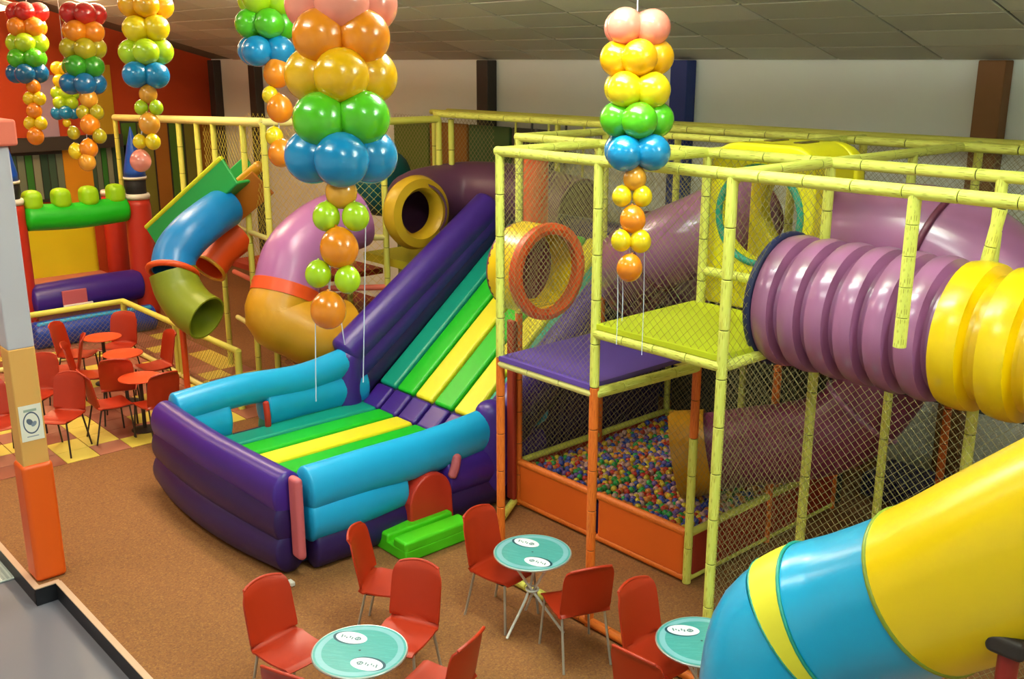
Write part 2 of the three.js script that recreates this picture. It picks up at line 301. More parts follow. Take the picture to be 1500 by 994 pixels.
// ------------------------------------------------------------------ right-hand play frame
const HT = 4.72, ZF = -6.76, ZS = -8.2, ZT = -9.7, ZB = -11.15, XN = -9.05, XL = -7.75, XC = -6.38, XD = -6.27, XM = -4.91, XR = -3.4, XE = -1.9, PH = 2.55, LH = 3.16;
const frame = thing('climbing_structure', 'tall yellow padded soft play frame with nets around the ball pit', 'play frame', null, V(-6.3, 0, -8.9));
{
  const y = M.yellowFoam, o = M.orangeFoam, R = 0.047;
  const P = (x, z, h0 = 0, h1 = HT, low = null, lh = 0, ll = 0) => sleeved(frame, 'post', V(x, h0, z), V(x, h1, z), R, y, 0.42, low, lh, ll);
  P(XL, ZF, 0, HT, o, PH); P(XC, ZF, 0, HT, o, PH - 0.1); P(XM, ZF); P(XN, ZS, 0, HT, o, PH); P(XL, ZS, 0, HT, o, PH); P(XD, ZS, 0, HT, o, 2.5, 1.6);
  // the middle of the pit-corner post is wrapped in orange
  P(XM, ZS); P(XN, ZT, 0, HT, o, PH); P(XD, ZT, 0, HT, o, 2.4); P(XM, ZT); P(XR, ZS, 0, HT, o, 2.3); P(XN, ZB); P(XL, ZB); P(XD, ZB, 0, HT, o, 2.2); P(XM, ZB, 0, HT, o, 2.2); P(XR, ZB); P(XR, ZT, 0, HT, o, 2.6);
  // hanging post in front of the ribbed tunnel and the leaning brace behind it
  const hp = atZ(1341, 285, ZF), hb = atZ(1343, 514, ZF); sleeved(frame, 'hanging_post', V(hp.x, HT, ZF), V(hp.x, hb.y, ZF), R, y, 0.24);
  sleeved(frame, 'brace', atZ(1467, 305, -7.9), atZ(1436, 415, -7.9), R, M.yellowFoam, 0.3);
  const Rl = (a, b, m = y, r = R, len = 0.4) => sleeved(frame, 'rail', a, b, r, m, len);
  Rl(V(XL - .05, HT, ZF), V(XE + 1.2, HT, ZF), y, 0.05); Rl(V(XN - .05, HT, ZS), V(XE + .8, HT, ZS), y, 0.05, 0.5);
  Rl(V(-14, HT, -10.75), V(XE + .6, HT, -10.75), y, 0.05, 0.6);
  Rl(V(XN, HT, ZT), V(XD, HT, ZT), y, 0.04, 0.6);
  Rl(V(XL, HT, ZF), V(XL, HT, ZS)); Rl(V(XC, HT, ZF), V(XD, HT, ZS)); Rl(V(XM, HT, ZF), V(XM, HT, ZB), y, R, 0.6); Rl(V(XN, HT, ZS), V(XN, HT, ZB), y, R, 0.6); Rl(V(XD, HT, ZS), V(XD, HT, ZB), y, R, .6);
  // platform edges
  Rl(V(XL, PH - .04, ZF), V(XC, PH - .04, ZF), M.paleYellow, R); Rl(V(XC, PH - .04, ZF), V(XD, PH - .04, ZS), M.yellowFoam, 0.055); Rl(V(XL, PH - .04, ZS), V(XD, PH - .04, ZS));
  Rl(V(XC, LH - .05, ZF), V(XM, LH - .05, ZF), M.yellowFoam, 0.05); Rl(V(XM, LH - .05, ZF), V(XM, LH - .05, ZS), M.yellowFoam, 0.05); Rl(V(XD, LH + .38, ZS), V(XM, LH + .38, ZS));
  // floor rail between the front posts
  Rl(V(XL, 0.05, ZF), V(XC - .5, 0.05, ZF), M.yellowFoam, 0.05); Rl(V(XC - .5, 0.05, ZF), V(XM, 0.05, ZF), M.orangeFoam, 0.05);
  part(frame, 'platform', box(XL + .03, XC - .02, PH, PH + 0.05, ZS, ZF + .05), M.purplePlat, 'purple platform mat');
  part(frame, 'platform', box(XC + .03, XM, LH, LH + 0.05, ZS, ZF + .03), M.limePlat, 'lime yellow platform mat');
  part(frame, 'platform', box(XN, XD, PH - .02, PH + 0.03, ZB, ZT), M.darkMat); part(frame, 'platform', box(XM, XE, PH - .3, PH - .26, ZB, ZT), M.darkMat);
  part(frame, 'side_panel', rboxAt(XN - .02, 1.3, ZS + .1, .14, 2.4, .07, .03), M.redPanel, 'dark red padded panel'); Rl(V(XN - .02, .06, ZS + .06), V(XN + .25, .06, ZS + .5), M.yellowFoam, .05);
  // nets
  const N = (o, u, v, m = M.net, c = 0.05) => part(frame, 'net', netGeo(o, u, v, c), m);
  N(V(XL, PH, ZF), V(XC - XL, 0, 0), V(0, HT - PH, 0)); 
  N(V(XC, LH, ZF), V(XM - XC, 0, 0), V(0, HT - LH, 0), M.net, .06); N(V(XM, 0.05, ZF), V(XE - XM, 0, 0), V(0, 3.2, 0));
  N(V(XL, PH, ZS), V(0, 0, ZF - ZS), V(0, HT - PH, 0), M.net); N(V(XN, 0.6, ZS), V(XD - XN, 0, 0), V(0, HT - .6, 0), M.net, .06);
  N(V(XD, LH, ZS), V(XM - XD, 0, 0), V(0, HT - LH, 0), M.net, .06); N(V(XM, 0.2, ZS), V(0, 0, ZF - ZS), V(0, HT - .2, 0), M.net, .07);
  N(V(XN, 0, ZB), V(XE - XN, 0, 0), V(0, HT, 0), M.net, .05); N(V(XN, 0, ZS), V(0, 0, ZB - ZS), V(0, HT, 0), M.net, .06); N(V(XD, PH, ZT), V(XE - XD, 0, 0), V(0, HT - PH, 0), M.net, .06);
  N(V(XD, 0.6, ZB), V(0, 0, ZS - ZB), V(0, 2, 0), M.net, .06);
}
// padded mats standing behind the pit
{
  const t = thing('back_mat', 'dark green padded mat standing behind the ball pit', 'mat', null, V(-7.7, 0, ZB - .12));
  for (let i = 0; i < 4; i++) part(t, 'pad', rboxAt(XN + .35 + i * .71, 1.28, ZB - .12, .7, 2.5, .08, .03), M.darkMat);
  const f = [[-5.8, -12.2], [-4.4, -12.0], [-5.1, -11.9]].forEach(([x, z], i) => { const m = thing('floor_mat', ['navy blue thick floor mat lying against the wall behind the nets', 'navy blue floor mat beside the yellow net post', 'small navy foam mat between two larger floor mats'][i], 'mat', null, V(x, 0, z)); m.userData.local = true; part(m, 'mat_block', rboxAt(0, .16, 0, i === 2 ? .5 : .9, .32, .8, .06), M.navyMat); part(m, 'seam', rboxAt(0, .16, 0, i === 2 ? .505 : .905, .02, .805, .008), M.black); });
}

// ------------------------------------------------------------------ ball pit
{
  const t = thing('ball_pit', 'orange walled ball pit inside the play frame', 'ball pit', null, V(-7.66, 0, -9.7)), xs = [XN, XL + .09, XD], PT = 0.6;
  for (let i = 0; i < 2; i++) {
    part(t, 'wall_panel', rboxAt((xs[i] + xs[i + 1]) / 2, PT / 2 + .04, ZS, xs[i + 1] - xs[i] - .1, PT - .08, .07, .03), M.orangePanel);
    part(t, 'top_rail', cyl(V(xs[i] + .03, PT, ZS), V(xs[i + 1] - .03, PT, ZS), .05, 12), M.orangeFoam); part(t, 'bottom_rail', cyl(V(xs[i] + .03, .06, ZS), V(xs[i + 1] - .03, .06, ZS), .045, 12), M.orangeFoam);
  }
  for (const [x, z0, z1] of [[XD, ZS, ZT], [XD, ZT, ZB], [XN, ZS, ZT], [XN, ZT, ZB]]) {
    part(t, 'wall_panel', rboxAt(x, PT / 2 + .04, (z0 + z1) / 2, .07, PT - .08, Math.abs(z1 - z0) - .1, .03), M.redPanel);
    part(t, 'top_rail', cyl(V(x, PT, z0 - .03), V(x, PT, z1 + .03), .045, 12), M.yellowPlain); part(t, 'bottom_rail', cyl(V(x, .06, z0 - .03), V(x, .06, z1 + .03), .04, 12), M.yellowPlain);
  }
  part(t, 'wall_panel', rboxAt(-7.66, PT / 2 + .04, ZB, XD - XN - .1, PT - .08, .07, .03), M.redPanel); part(t, 'top_rail', cyl(V(XN, PT, ZB), V(XD, PT, ZB), .045, 12), M.yellowPlain);
  part(t, 'pit_bed', box(XN + .05, XD - .05, 0, .46, ZB + .05, ZS - .05), M.navyMat);
  const cols = [['red', 0xc2281c], ['blue', 0x2a48a8], ['green', 0x1f9a48], ['yellow', 0xd6b92a], ['purple', 0x6b4a9c], ['orange', 0xd87a2c], ['pale pink', 0xc99a92]];
  const bm = cols.map(c => phys(c[1], 0.35)), bg = new THREE.SphereGeometry(0.04, 12, 8), all = [];
  for (let z = ZS - .1; z > ZB + .1; z -= .07) for (let x = XN + .1; x < XD - .1; x += .08) all.push([x + (rnd() - .5) * .04, .5 + rnd() * .045 + .02 * Math.sin(x * 3 + z * 2), z + (rnd() - .5) * .04, Math.floor(rnd() * 7)]);
  all.sort((a, b) => (b[2] - a[2]) + (b[0] - a[0]) * 0.35);
  const vis = all.filter(b => b[2] < ZS - .2), hid = all.filter(b => b[2] >= ZS - .2);
  vis.slice(0, 300).forEach(b => { const m = put(scene, numbered('play_ball'), bg, bm[b[3]], V(b[0], b[1], b[2])); m.userData = { label: `small ${cols[b[3]][0]} plastic ball lying in the orange ball pit`, category: 'ball', group: `${cols[b[3]][0]} balls in the ball pit` }; });
  const rest = vis.slice(300).concat(hid), im = new THREE.InstancedMesh(bg, phys(0xffffff, 0.35), rest.length), c = new THREE.Color(), mx = new THREE.Matrix4();
  rest.forEach((b, i) => { mx.setPosition(b[0], b[1], b[2]); im.setMatrixAt(i, mx); im.setColorAt(i, c.set(cols[b[3]][1])); });
  im.name = 'play_balls'; im.userData = { kind: 'stuff', label: 'mixed colour plastic balls filling the far side of the pit', category: 'balls' }; im.castShadow = im.receiveShadow = true; scene.add(im);
}

// ------------------------------------------------------------------ tunnels and slides of the right frame
function flange(g, p, dir, r, m, w = 0.05) { const d = dir.clone().normalize(); part(g, 'flange', cyl(p.clone().addScaledVector(d, -w / 2), p.clone().addScaledVector(d, w / 2), r, 36), m); }
{ // yellow crawl tunnel with an orange ring
  const c = atZ(800, 397, -7.5), t = thing('crawl_tunnel', 'short yellow crawl tunnel with a thick orange ring around its mouth', 'tunnel', null, c.clone());
  part(t, 'tunnel_body', pipe([V(c.x - .4, c.y, c.z), V(c.x - .2, c.y, c.z), V(c.x, c.y, c.z)], .5, 40, 6, .05), M.yellowTube);
  const pr = []; for (const [r, x] of [[.42, -.05], [.52, -.05], [.535, 0], [.53, .05], [.47, .07], [.41, .05], [.42, -.05]]) pr.push(new THREE.Vector2(r, x));
  const rg = new THREE.LatheGeometry(pr, 44); rg.rotateZ(-Math.PI / 2); rg.translate(c.x + .02, c.y, c.z); part(t, 'mouth_ring', toCreasedNormals(rg, .6), M.orangeRing, 'orange ring');
  part(t, 'end_panel', cyl(V(c.x - .42, c.y, c.z), V(c.x - .385, c.y, c.z), .5, 36), M.maroonTube, 'dark purple end panel');
  const inner = []; for (let i = 0; i < 5; i++) inner.push(box(c.x - .38 + i * .08, c.x - .33 + i * .08, c.y - .42, c.y - .39, c.z - .18, c.z + .18)); part(t, 'tread_rib', mergeGeometries(inner), M.yellowTube);
}
{ // ribbed purple tunnel with yellow end
  const a = atD(1150, 434, 9.0), dir = V(1, 0, 0), t = thing('ribbed_tunnel', 'ribbed purple tunnel with a bright yellow end under the top rail', 'tunnel', null, a.clone());
  const A = V(a.x, a.y - .02, a.z), L = 1.6;
  const rib = (s0, s1, ribs, m, nm) => { const pts = [], rad = []; const N = ribs * 12; for (let i = 0; i <= N; i++) { const u = i / N, ph = (u * ribs) % 1; pts.push(A.clone().addScaledVector(dir, s0 + (s1 - s0) * u)); const k = ph < .6 ? 1 : ph < .68 ? 1 - (ph - .6) / .08 : ph < .92 ? 0 : (ph - .92) / .08; rad.push(.475 + .095 * k + .014 * Math.sin(Math.min(1, ph / .6) * Math.PI)); }
    const g = sweep(pts, rad, 44); part(t, nm, toCreasedNormals(g, .5), m); };
  rib(0.04, L, 6, M.purpleTube, 'ribbed_section'); rib(L, L + 1.05, 3, M.yellowTube, 'ribbed_end');
  part(t, 'flange', ringAt(A.clone(), dir, .57, .035), M.darkBlue, 'dark blue flange');
}
{ // smooth purple tube behind, with a dark joint
  const p = [atZ(1232, 345, -9.0), atZ(1300, 348, -9.0), atZ(1375, 360, -9.0), atZ(1440, 400, -9.0), atZ(1500, 480, -9.0)], t = thing('tube_slide', 'smooth purple tube slide with dark joints behind the ribbed tunnel', 'slide', null, p[0].clone());
  part(t, 'tube', pipe(p, .52, 36, 30, .03), M.purpleTube); const c = new THREE.CatmullRomCurve3(p, false, 'centripetal');
  for (const s of [.02, .5]) part(t, 'joint_band', ringAt(c.getPointAt(s), c.getTangentAt(s), .53, .03), M.maroonTube);
}
{ // yellow domed pod with a round window
  const t = thing('play_pod', 'yellow domed pod with two slots on top and a teal rimmed round opening', 'play pod', null, V(-5.6, 3.2, -8.9));
  const cx = -5.72, cz = -8.95, w = 1.15;
  const sh = new THREE.Shape(); sh.moveTo(-w / 2, -.9); sh.lineTo(w / 2, -.9); sh.lineTo(w / 2, .42); sh.quadraticCurveTo(w / 2, .66, w / 4, .68); sh.lineTo(-w / 4, .68); sh.quadraticCurveTo(-w / 2, .66, -w / 2, .42); sh.lineTo(-w / 2, -.9);
  const ho = new THREE.Path(); ho.absellipse(0, .02, .47, .47, 0, Math.PI * 2, true); sh.holes.push(ho);
  const g = new THREE.ExtrudeGeometry(sh, { depth: .1, bevelEnabled: true, bevelSize: .03, bevelThickness: .03, bevelSegments: 3, curveSegments: 24 });
  const g2 = g.clone(); g.translate(cx, 4.12, cz + .5); g2.translate(cx, 4.12, cz - .2);
  part(t, 'front_panel', toCreasedNormals(g, .6), M.limeDome); part(t, 'back_panel', toCreasedNormals(g2, .6), M.limeDome);
  const rf = new THREE.Shape(); rf.moveTo(w / 2, .38); rf.quadraticCurveTo(w / 2, .68, w / 4, .71); rf.lineTo(-w / 4, .71); rf.quadraticCurveTo(-w / 2, .68, -w / 2, .38); rf.lineTo(-w / 2 + .05, .38); rf.quadraticCurveTo(-w / 2 + .06, .62, -w / 4, .66); rf.lineTo(w / 4, .66); rf.quadraticCurveTo(w / 2 - .06, .62, w / 2 - .05, .38);
  const rg = new THREE.ExtrudeGeometry(rf, { depth: .72, bevelEnabled: false }); rg.translate(cx, 4.12, cz - .16); part(t, 'roof', toCreasedNormals(rg, .6), M.limeDome);
  part(t, 'window_rim', ringAt(V(cx, 4.14, cz + .63), V(0, 0, 1), .47, .035), M.tealRim, 'teal rim');
  for (const dx of [-.14, .2]) part(t, 'slot', rboxAt(cx + dx, 4.835, cz + .2, .1, .012, .3, .005), M.slot);
}
{ // maroon tube coming down into the pit, amber flared mouth
  const p = [atY(1012, 676, .95), V(-6.1, 1.15, -9.55), V(-5.55, 1.6, -9.9), V(-5.15, 2.3, -10.2), V(-5.0, 3.0, -10.4)];
  p[0] = atZ(1006, 664, -9.1); p[1] = V(p[0].x + .5, 1.2, -9.45);
  const t = thing('pit_slide', 'dark purple tube slide dropping into the ball pit with an amber mouth', 'slide', null, p[0].clone());
  part(t, 'tube', pipe(p, .46, 32, 30, .03), phys(0x7d3456, .35)); const d = p[0].clone().sub(p[1]).normalize();
  part(t, 'mouth', pipe([p[0].clone().addScaledVector(d, -.28), p[0].clone(), p[0].clone().addScaledVector(d, .12)], .5, 32, 8, .03, s => 1 + .06 * s), M.amberTube, 'amber mouth');
  const c = new THREE.CatmullRomCurve3(p, false, 'centripetal'); part(t, 'joint_band', ringAt(c.getPointAt(.62), c.getTangentAt(.62), .47, .028), M.purpleTube);
}
{ // spiral tube deeper inside, seen through the nets
  const p = []; for (let i = 0; i <= 10; i++) { const a = i / 10 * 4.2; p.push(V(-7.7 + Math.cos(a) * .8, 4.0 - i * .16, -9.9 + Math.sin(a) * .8)); }
  const t = thing('spiral_slide', 'pale purple spiral tube seen through the nets behind the balloons', 'slide', null, p[0].clone()); part(t, 'tube', pipe(p, .46, 28, 40, .03), M.purpleTube); const c = new THREE.CatmullRomCurve3(p); for (const s of [.01, .35, .7]) part(t, 'joint_band', ringAt(c.getPointAt(s), c.getTangentAt(s), .47, .026), M.maroonTube);
  const r = thing('foam_roller', 'orange upright foam roller hanging behind the yellow crawl tunnel', 'foam roller', null, V(-9.4, 0, -9.4)); const q = atZ(785, 275, -9.4);
  part(r, 'roller', sausage([V(q.x, 3.3, -9.4), V(q.x, 3.9, -9.4), V(q.x, 4.5, -9.4)], .17, 16, .4), M.orangeRing); part(r, 'hanger', cyl(V(q.x, 3.1, -9.4), V(q.x, HT, -9.4), .02, 8), M.darkMetal);
}
{ // large front tube slide: cyan and yellow
  const P0 = atD(1500, 803, 4.56), P1 = atD(1360, 862, 5.0), e0 = P0.clone().sub(P1);
  const ax = [P0.clone().addScaledVector(e0, 2), P0.clone().add(e0), P0, P1, atD(1258, 892, 5.33), atD(1192, 908, 5.5), atD(1150, 936, 5.6)]; const lo = atD(1134, 990, 5.66); ax.push(lo, V(lo.x, 1.2, lo.z), V(lo.x + .02, .42, lo.z));
  const c = new THREE.CatmullRomCurve3(ax, false, 'centripetal'), L = c.getLength(); const at = u => c.getPointAt(u);
  const find = q => { let best = 0, bd = 99; for (let i = 0; i <= 800; i++) { const d = at(i / 800).distanceTo(q); if (d < bd) { bd = d; best = i / 800; } } return best; };
  const u1 = find(P1), u2 = find(atD(1205, 905, 5.47)), u3 = find(atD(1172, 918, 5.55)); const seg = (a, b, n = 12) => Array.from({ length: n + 1 }, (_, i) => at(a + (b - a) * i / n));
  const t = thing('tube_slide', 'large glossy tube slide with cyan lower section and yellow upper section', 'slide', null, at(1).setY(0)); const R = .41;
  part(t, 'upper_tube', pipe(seg(0, u1), R + .012, 56, 24, .03), M.yellowTube, 'yellow section'); part(t, 'middle_tube', pipe(seg(u1, u2), R, 56, 20, .03), M.cyanTube, 'cyan section');
  part(t, 'band', pipe(seg(u2, u3, 6), R + .01, 56, 8, .03), phys(0xe8d833, .4), 'yellow band'); part(t, 'lower_tube', pipe(seg(u3, 1, 20), R - .005, 56, 40, .03), M.cyanTube, 'cyan lower bend');
  part(t, 'seam_lip', ringAt(at(u1), c.getTangentAt(u1), R + .008, .014), M.oliveTube); part(t, 'seam_lip', ringAt(at(u2), c.getTangentAt(u2), R + .006, .01), M.tealRim); part(t, 'seam_lip', ringAt(at(u3), c.getTangentAt(u3), R + .006, .008), M.tealRim);
  const bp = atD(1318, 778, 4.83); part(t, 'bolt', new THREE.SphereGeometry(.014, 12, 8).translate(bp.x, bp.y, bp.z), M.metal);
  const k = atD(1480, 945, 4.42); part(t, 'clamp', rboxAt(k.x, k.y + .02, k.z, .17, .1, .16, .03), M.darkMetal, 'dark clamp'); part(t, 'support_post', cyl(V(k.x, 0, k.z), V(k.x, k.y, k.z), .045, 16), phys(0x8e1f12, .45), 'dark red support post');
}

// ------------------------------------------------------------------ inflatable slide
{
  const t = thing('inflatable_slide', 'purple and blue inflatable slide with green and yellow striped lanes', 'inflatable slide', null, V(-11.1, 0, -7.6));
  const xl = -12.72, xr = -9.45, zf = -5.2, zb = -8.2, FH = 0.47;
  const bow = (y, o) => [V(xl - .02, y, zf + .12), V(xl + .8, y, zf + .14 + o), V((xl + xr) / 2, y, zf + .16 + o * 1.2), V(xr - .8, y, zf + .14 + o), V(xr + .1, y, zf + .12)];
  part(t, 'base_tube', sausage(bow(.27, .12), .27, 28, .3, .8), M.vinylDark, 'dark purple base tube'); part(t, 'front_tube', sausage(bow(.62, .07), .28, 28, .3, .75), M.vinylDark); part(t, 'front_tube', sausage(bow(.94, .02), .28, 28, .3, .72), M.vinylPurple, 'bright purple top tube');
  // right wall with the entrance gap
  const g0 = -6.62, g1 = -7.12;
  const zr = (y, a, b, r, m, nm, lb) => part(t, nm, sausage([V(xr + .1, y, a), V(xr + .11, y, (a + b) / 2), V(xr + .03, y, b)], r, 28, .25, .75), m, lb);
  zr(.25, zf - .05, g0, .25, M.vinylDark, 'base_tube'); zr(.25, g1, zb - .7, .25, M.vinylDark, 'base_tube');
  zr(.62, zf, g0 + .02, .28, M.vinylBlue, 'side_tube'); zr(.58, g1, zb - .7, .28, M.vinylPurple, 'side_tube');
  part(t, 'side_tube', sausage([V(xr + .1, .97, zf), V(xr + .11, .98, -6), V(xr + .09, .97, -7), V(xr + .05, 1.02, -8), V(xr, 1.13, zb - .75)], .28, 28, .25, .75), M.vinylBlue, 'light blue top tube');
  const ar = new THREE.Shape(); ar.moveTo(-.3, .06); ar.lineTo(.3, .06); ar.lineTo(.28, .46); ar.quadraticCurveTo(.24, .72, 0, .75); ar.quadraticCurveTo(-.24, .72, -.3, .46);
  const ag = new THREE.ExtrudeGeometry(ar, { depth: .2, bevelEnabled: true, bevelSize: .03, bevelThickness: .03 }); ag.rotateY(Math.PI / 2); ag.translate(xr + .08, 0, (g0 + g1) / 2);
  part(t, 'entrance_flap', ag, M.vinylRed, 'red arched entrance flap'); part(t, 'entrance_rim', sausage([V(xr + .29, .62, g1 - .06), V(xr + .3, .78, g1 - .12), V(xr + .28, .92, g1 - .16)], .06, 12), M.vinylPink);
  part(t, 'corner_edge', rboxAt(xr + .2, .72, zf + .12, .2, .98, .1, .05), M.vinylPink, 'faded red corner edge');
  // left wall with a window gap
  const w0 = -6.02, w1 = -6.5, zl = (y, a, b, r, m, nm) => part(t, nm, sausage([V(xl, y, a), V(xl - .02, y, (a + b) / 2), V(xl, y, b)], r, 28, .25, .75), m);
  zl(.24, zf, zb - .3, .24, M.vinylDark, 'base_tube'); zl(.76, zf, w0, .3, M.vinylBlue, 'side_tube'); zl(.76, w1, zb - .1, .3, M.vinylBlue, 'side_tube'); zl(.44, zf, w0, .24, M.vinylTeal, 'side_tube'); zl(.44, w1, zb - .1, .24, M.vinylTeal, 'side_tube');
  part(t, 'side_tube', sausage([V(xl, 1.04, zf), V(xl, 1.1, -6.2), V(xl, 1.06, -7.2), V(xl, 1.2, zb + .05)], .23, 24, .25, .85), M.vinylBlue, 'light blue top tube');
  part(t, 'window_rim', sausage([V(xl + .2, .5, w1), V(xl + .22, .7, w1 + .01), V(xl + .17, .92, w1)], .045, 12), M.vinylRed, 'red window edge'); part(t, 'window_rim', sausage([V(xl + .1, .42, w0), V(xl + .1, .43, (w0 + w1) / 2), V(xl + .1, .42, w1)], .05, 12), M.vinylRed, 'red window edge');
  // basin floor lanes and slope lanes
  const X = [-12.38, -11.92, -11.46, -11.0, -10.54, -10.08], C = [M.vinylTeal, M.vinylGreen, M.vinylYellow, M.vinylGreen, M.vinylYellow, M.vinylTeal];
  part(t, 'floor_base', box(xl, xr, .06, FH - .02, zf, zb - .2), M.vinylSeam);
  const s0 = V(0, FH, zb + .02), tan = .81, len = 3.9, an = Math.atan(tan), dz = -Math.cos(an), dy = Math.sin(an);
  const lane = (w, h, l) => rbox(w, h, l, .05, 4);
  X.forEach((x, i) => {
    const g = lane(.4, .14, zf - zb - .15); g.translate(x, FH + .01, (zf + zb) / 2 - .02); part(t, 'floor_lane', g, i === 4 ? M.vinylGreen : C[i]);
    const a = lane(.4, .16, .42); a.rotateX(an); a.translate(x, s0.y + dy * .2, s0.z + dz * .2); part(t, 'lane_foot', a, M.vinylPurple, 'purple lane foot');
    const b = lane(.4, .16, len - .42); b.rotateX(an); b.translate(x, s0.y + dy * (.42 + (len - .42) / 2), s0.z + dz * (.42 + (len - .42) / 2)); part(t, 'slide_lane', b, C[i]);
  });
  const bs = rbox(xr - xl, .1, len, .03, 2); bs.rotateX(an); bs.translate((xl + xr) / 2, s0.y + dy * len / 2 - .06, s0.z + dz * len / 2); part(t, 'slope_base', bs, M.vinylSeam);
  for (const [x, s] of [[xl - .05, 1], [xr + .05, -1]]) {
    const o = (h, h2, u) => V(x, s0.y + h + (h2 - h) * u + dy * len * u, s0.z + .25 + dz * len * u);
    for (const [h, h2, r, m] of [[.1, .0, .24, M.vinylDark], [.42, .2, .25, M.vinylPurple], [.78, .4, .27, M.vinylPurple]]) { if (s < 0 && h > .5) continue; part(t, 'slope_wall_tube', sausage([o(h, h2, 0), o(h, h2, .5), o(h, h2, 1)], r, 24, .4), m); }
    part(t, 'wall_foot', sausage([V(x + .06, .15, zb + .22), V(x + .08, .7, zb + .25), V(x + .03, 1.4, zb + .16)], .22, 18), M.vinylPurple);
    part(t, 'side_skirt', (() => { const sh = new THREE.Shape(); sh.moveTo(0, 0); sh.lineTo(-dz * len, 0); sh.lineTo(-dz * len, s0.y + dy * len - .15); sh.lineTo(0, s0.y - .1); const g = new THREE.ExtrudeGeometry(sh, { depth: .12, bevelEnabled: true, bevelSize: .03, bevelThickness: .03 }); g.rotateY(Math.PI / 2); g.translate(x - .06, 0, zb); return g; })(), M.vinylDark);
  }
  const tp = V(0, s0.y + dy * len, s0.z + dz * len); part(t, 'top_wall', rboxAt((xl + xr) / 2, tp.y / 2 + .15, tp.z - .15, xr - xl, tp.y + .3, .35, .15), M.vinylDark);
  part(t, 'anchor_strap', rboxAt(xr + .3, .03, zf + .3, .1, .05, .05, .01), M.whiteMetal, 'white anchor strap');
}
{ // green foam step
  const c = V(-9.0, 0, -6.62), t = thing('foam_step', 'lime green foam step block in front of the inflatable entrance', 'step', null, c); t.userData.local = true;
  part(t, 'base', rboxAt(0, .08, 0, .62, .16, .98, .03), M.step); part(t, 'tread', rboxAt(.18, .19, 0, .26, .13, .98, .035), M.step); part(t, 'tread', rboxAt(-.18, .18, 0, .26, .12, .98, .035), M.step);
}

// ------------------------------------------------------------------ left-hand play frame
{
  const H2 = 4.64, t = thing('climbing_structure', 'yellow railed play frame with thin bars beside the blue tube slide', 'play frame', null, V(-15.5, 0, -8)), y = M.yellowPlain;
  const top = (px, py) => atY(px, py, H2); const pl = [atD(168, 172, 23.6)];
  const a = pl[0], m = V(-15.0, H2, -8.05), e = V(-13.9, H2, -9.6), f = V(-13.9, H2, -10.75);
  pipeBar(t, 'rail', a, m, .075, M.paleYellow); pipeBar(t, 'rail', m, e, .06, M.paleYellow); pipeBar(t, 'rail', e, f, .06, y);
  const at = u => a.clone().lerp(m, u);
  for (const [u, low] of [[0, 3.4], [.52, 2.4], [.64, 2.4], [.74, 2.2], [.9, 0], [1, 0]]) { const p = at(u); sleeved(t, 'post', V(p.x, u > .7 || u === 0 ? 0 : low, p.z), p, .052, y, .5); }
  for (const p of [e, f, V(-13.75, H2, -10.9), V(-15.4, H2, -9.8), V(-14.6, H2, -11.2), V(-12.6, H2, -12.3), V(-10.9, H2, -12.3)]) sleeved(t, 'post', V(p.x, 0, p.z), p, .052, y, .5);
  for (let i = 0; i < 6; i++) pipeBar(t, 'hanging_rope', V(-13.6 + i * .42, 3.1, -12.2), V(-13.55 + i * .42, H2, -12.2), .02, i % 2 ? M.woodDark : M.yellowPlain);
  pipeBar(t, 'rail', V(-16, H2, -12.2), V(-10, H2, -12.2), .05, y); pipeBar(t, 'rail', V(-16, H2, -12.6), V(-4, H2, -12.6), .05, y);
  for (const [h, mm] of [[2.75, M.paleYellow], [1.9, M.salmon], [1.05, M.paleYellow]]) { pipeBar(t, 'rail', V(m.x, h, m.z), V(e.x, h, e.z), .05, mm); pipeBar(t, 'rail', V(at(.8).x, h, at(.8).z), V(m.x, h, m.z), .045, mm); }
  part(t, 'net', netGeo(V(at(.66).x, 2.2, at(.66).z - .05), at(1).sub(at(.66)).setY(0), V(0, H2 - 2.3, 0), 0.1, .003), M.netYellow); part(t, 'net', netGeo(V(m.x, .3, m.z), V(e.x - m.x, 0, e.z - m.z), V(0, H2 - .3, 0), 0.1, .003), M.netYellow);
  part(t, 'net', netGeo(V(-16, .5, -11.3), V(2.9, 0, 0), V(0, H2 - .5, 0), .07, .003), M.net); part(t, 'net', netGeo(V(-18, .5, -9.3), V(3, 0, -.4), V(0, H2 - .5, 0), 0.1, .003), M.netYellow);
  part(t, 'platform', box(-14.9, -13.1, 2.2, 2.34, -11.1, -9.8), mat(0xaaa41c, .5), 'lime yellow platform mat'); part(t, 'platform', box(-17.5, -14.9, 1.9, 2.0, -10.2, -8.5), M.redPanel, 'red platform mat'); part(t, 'platform', box(-17.5, -12.7, .9, 1.0, -11.2, -8.9), M.redPanel, 'red platform mat');
  part(t, 'lower_pad', rboxAt(-15.2, .45, -10.6, 5, .9, .1, .04), M.darkMat); 
  for (let i = 0; i < 4; i++) part(t, 'back_pad', rboxAt(-17.4 + i * 1.25, 2.3, -12.75, 1.2, 4.2, .08, .03), [mat(0x5a6b1c, .7), mat(0x8a5a14, .7), mat(0x3b5a2a, .7), mat(0x47423c, .7)][i]);
}
